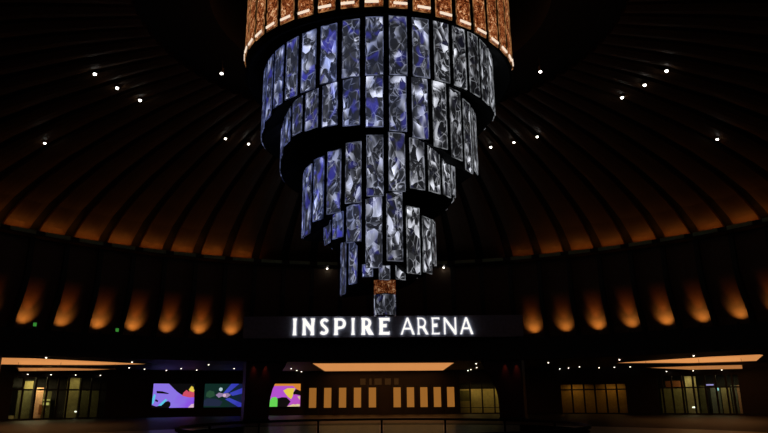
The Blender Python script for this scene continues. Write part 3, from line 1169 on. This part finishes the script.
w4 = glazed(4, 32.85, 41.3, 3.62, 2.42, [azx(x, RT) for x in (664, 674, 684.5, 696, 708, 718.5, 729, 735)],
            [(azx(657, RT), azx(683, RT), 0, 2.4, 1.5, M_olive), (azx(664, RT), azx(682, RT), 2.5, 3.1, 1.8, M_rust), (azx(685, RT), azx(696, RT), 0, 3.5, 1.4, M_tan),
             (azx(697, RT), azx(704, RT), 0, 2.6, 1.8, M_dkol), (azx(709, RT), azx(718, RT), 0, 2.5, 1.5, M_grey),
             (azx(719.5, RT), azx(728, RT), 0, 2.4, 1.4, M_tan), (azx(729, RT), azx(734, RT), 0, 2.6, 1.6, M_grey),
             (azx(735.5, RT), azx(739.5, RT), 0, 2.6, 1.2, M_rose)],
            [(35.8, 0.7, 20), (39.4, 0.7, 20)], (1.0, 0.82, 0.46), 3.0)
for w, az, dep, z, sx, sz, m in ((w1, azx(80, LT), 0.9, 0.62, .08, .06, M_glint), (w1, azx(51, LT), 1.9, 1.35, .12, .12, M_yel), (w1, azx(54, LT), 1.9, 1.35, .12, .12, M_yel),
                                 (w1, azx(52.5, LT), 1.9, 1.7, .3, .05, M_yel), (w4, azx(692, RT), 0.8, 0.62, .11, .06, M_glint), (w4, azx(711, RT), 0.6, 2.65, .35, .06, M_vio),
                                 (w4, azx(718, RT), 0.6, 2.25, .12, .12, M_cyan)):
    obj('inner_lamp', bxm(-sx, sx, -0.03, 0.03, -sz, sz), m, w, mw=w.matrix_basis.inverted() @ frame_at(az, RW + dep, z))


# ------------------------------------------------------------------ video screens
def grad_glow(name, c0, c1, strength, axis=0, scale=1.0):
    """screen colour running from c0 to c1 with soft patches"""
    m, nt, b = nodes(name)
    tc = nt.nodes.new('ShaderNodeTexCoord')
    sx = nt.nodes.new('ShaderNodeSeparateXYZ')
    nt.links.new(tc.outputs['Object'], sx.inputs[0])
    n = noise(nt, tc.outputs['Object'], 1.2, 2)
    f = fmath(nt, 'ADD', fmath(nt, 'MULTIPLY', sx.outputs[axis], scale), fmath(nt, 'SUBTRACT', n.outputs['Fac'], 0.5), True)
    c = ramp(nt, f, [(0.0, c0), (1.0, c1)])
    nt.links.new(c, b.inputs['Emission Color'])
    b.inputs['Emission Strength'].default_value = strength
    b.inputs['Base Color'].default_value = (0.01, 0.01, 0.01, 1)
    return m


SW, SH = 4.05, 2.34


def screen(az, zc, label, back, shapes):
    t = thing('video_screen', label, 'screen', frame_at(az, RW - 0.32, zc), 'video screens on the lobby wall')
    obj('cabinet', bxm(-SW / 2 - 0.06, SW / 2 + 0.06, 0.0, 0.26, -0.06, SH + 0.06), M_black, t)
    obj('display', bxm(-SW / 2, SW / 2, -0.012, 0.0, 0, SH), back, t)
    for i, (m, pts) in enumerate(shapes):
        bm = bmesh.new()
        y0, y1 = -0.014 - 0.003 * i, -0.0125 - 0.003 * i
        A = [bm.verts.new(((u - 0.5) * SW, y0, v * SH)) for u, v in pts]
        B = [bm.verts.new(((u - 0.5) * SW, y1, v * SH)) for u, v in pts]
        bm.faces.new(A)
        bm.faces.new(list(reversed(B)))
        for k in range(len(pts)):
            j = (k + 1) % len(pts)
            bm.faces.new((A[k], A[j], B[j], B[k]))
        obj('picture_shape', bm, m, t)


def disc(cx, cy, r, n=18):
    return [(cx + r * cos(2 * pi * i / n), cy + r * 1.75 * sin(2 * pi * i / n)) for i in range(n)]


S_blk = glow('screen_black', (0.01, 0.01, 0.012), 0.3)
S_pur = grad_glow('screen_purple', (0.30, 0.20, 0.90), (0.30, 0.04, 0.90), 0.85, 0, 0.3)
S_red = glow('screen_coral', (0.75, 0.09, 0.16), 0.8)
S_yel = glow('screen_yellow', (0.9, 0.68, 0.08), 0.85)
S_cyan = glow('screen_cyan', (0.12, 0.65, 0.9), 0.85)
S_pnk = glow('screen_pink', (0.85, 0.55, 0.75), 0.8)
S_mag = grad_glow('screen_magenta', (0.55, 0.10, 0.75), (0.62, 0.10, 0.55), 0.8, 0, 0.3)
S_org = glow('screen_orange', (0.85, 0.30, 0.04), 0.75)
S_grn = grad_glow('screen_green', (0.15, 0.75, 0.10), (0.10, 0.55, 0.65), 0.85, 0, 1.6)
S_crm = glow('screen_cream', (0.85, 0.72, 0.35), 0.8)
S_deep = grad_glow('screen_deep_teal', (0.006, 0.028, 0.022), (0.008, 0.008, 0.06), 0.8, 0, 0.4)
S_blue = grad_glow('screen_blue', (0.05, 0.07, 0.55), (0.03, 0.03, 0.42), 0.9, 0, 0.4)
S_moss = grad_glow('screen_moss', (0.03, 0.10, 0.05), (0.10, 0.16, 0.10), 0.7, 0, 0.5)
S_slate = grad_glow('screen_slate', (0.02, 0.03, 0.07), (0.08, 0.08, 0.16), 0.7, 0, 0.5)
S_lil = glow('screen_lilac', (0.40, 0.28, 0.50), 0.7)
S_pale = glow('screen_pale', (0.55, 0.75, 0.80), 0.8)

screen(-25.64, 0.87, 'leftmost video screen, purple picture with coral and yellow corner', S_blk, [
    (S_pur, [(0, 1), (.36, 1), (.46, .84), (.56, .68), (.66, .56), (.78, .47), (1, .42), (1, 0), (.40, 0), (.44, .10), (.43, .22), (.38, .28), (.31, .25), (.2, .10), (.1, .06), (0, .12)]),
    (S_red, [(.70, .49), (.73, .63), (.80, .74), (.85, .66), (.90, .74), (.99, .66), (.995, .43), (.88, .42)]),
    (S_yel, [(.85, .74), (.91, .90), (.96, .86), (.97, .78), (.995, .72), (.97, .64), (.90, .68)]),
    (S_blk, [(.08, .70), (.22, .68), (.38, .60), (.36, .57), (.22, .59), (.09, .60)]),
    (S_cyan, [(.14, .09), (.22, .09), (.35, .32), (.31, .37), (.23, .24)]),
    (S_cyan, [(0, .14), (.04, .20), (.07, .52), (.03, .58), (0, .40)]),
    (S_blk, [(.06, .28), (.13, .24), (.14, .30), (.08, .36)]),
    (S_pnk, [(.86, 0), (1, 0), (1, .16), (.94, .14)])])
screen(-19.72, 0.87, 'middle video screen, dark scene crossed by blue beams', S_deep, [
    (S_moss, [(.04, .46), (.14, .40), (.26, .48), (.24, .66), (.12, .72), (.05, .62)]),
    (S_slate, [(0, .06), (.40, .04), (.46, .24), (.30, .36), (.08, .38), (0, .30)]),
    (S_blue, [(.46, .58), (.66, 1), (.86, 1), (.60, .62)]),
    (S_blue, [(.62, .60), (1, .86), (1, .60), (.70, .48)]),
    (S_blue, [(.52, .34), (.86, .01), (.99, .01), (.99, .14), (.62, .40)]),
    (S_lil, [(.28, .52), (.36, .62), (.46, .58), (.58, .60), (.66, .52), (.56, .40), (.44, .46), (.36, .40)]),
    (S_pale, disc(.40, .76, .045)), (S_pnk, disc(.50, .50, .04))])
screen(-12.82, 0.87, 'right-hand video screen beside the amber doors, magenta picture with yellow and green shapes', S_mag, [
    (S_org, [(0, .90), (1, .90), (1, 1), (0, 1)]),
    (S_org, [(.80, .90), (1, .62), (1, .90)]),
    (S_blk, [(.36, 0), (.40, .36), (.52, .41), (.64, .40), (.75, .22), (.68, .04), (.66, 0)]),
    (S_grn, [(.20, 0), (.22, .28), (.26, .40), (.37, .42), (.41, .32), (.41, 0)]),
    (S_yel, [(.55, .70), (.66, .80), (.86, .80), (.82, .64), (.80, .44), (.76, .32), (.68, .42), (.60, .58)]),
    (S_blk, [(.81, .60), (.88, .77), (1, .68), (1, .48), (.88, .53), (.82, .52)]),
    (S_crm, [(.65, 0), (.84, .12), (.99, .10), (.99, 0)]), (S_crm, [(.86, .40), (.99, .46), (.99, .30)]),
    (S_mag, disc(.865, .27, .105))])

# ------------------------------------------------------------------ ring railing near the camera
RX0, RY0, RR = 0.0, 12.95, 3.75
rail = thing('glass_railing', 'round glass railing with black handrail and posts on the floor in front', 'railing', Matrix.Translation((RX0, RY0, 0)))
NP = 15
bm = lathe([(RR - 0.03, 1.09), (RR + 0.03, 1.09), (RR + 0.03, 1.14), (RR - 0.03, 1.14)], 96, centre=(0, 0), closed=True)
obj('handrail', bm, M_black, rail)
bm = lathe([(RR - 0.05, 0.0), (RR + 0.05, 0.0), (RR + 0.05, 0.10), (RR - 0.05, 0.10)], 96, centre=(0, 0), closed=True)
obj('base_shoe', bm, M_black, rail)
for k in range(NP):
    a = R(360.0 * k / NP - 0.6)
    bm = bmesh.new()
    x, y = RR * sin(a), RR * cos(a)
    tube(bm, (x, y, 0), (x, y, 1.10), 0.026, 8)
    obj('post', bm, M_black, rail)
    a0, a1 = 360.0 * k / NP + 0.1, 360.0 * (k + 1) / NP - 1.3
    bm = lathe([(RR - 0.006, 0.10), (RR + 0.006, 0.10), (RR + 0.006, 1.03), (RR - 0.006, 1.03)], 4, a0, a1, centre=(0, 0), closed=True)
    obj('glass_panel', bm, M_rail_glass, rail)
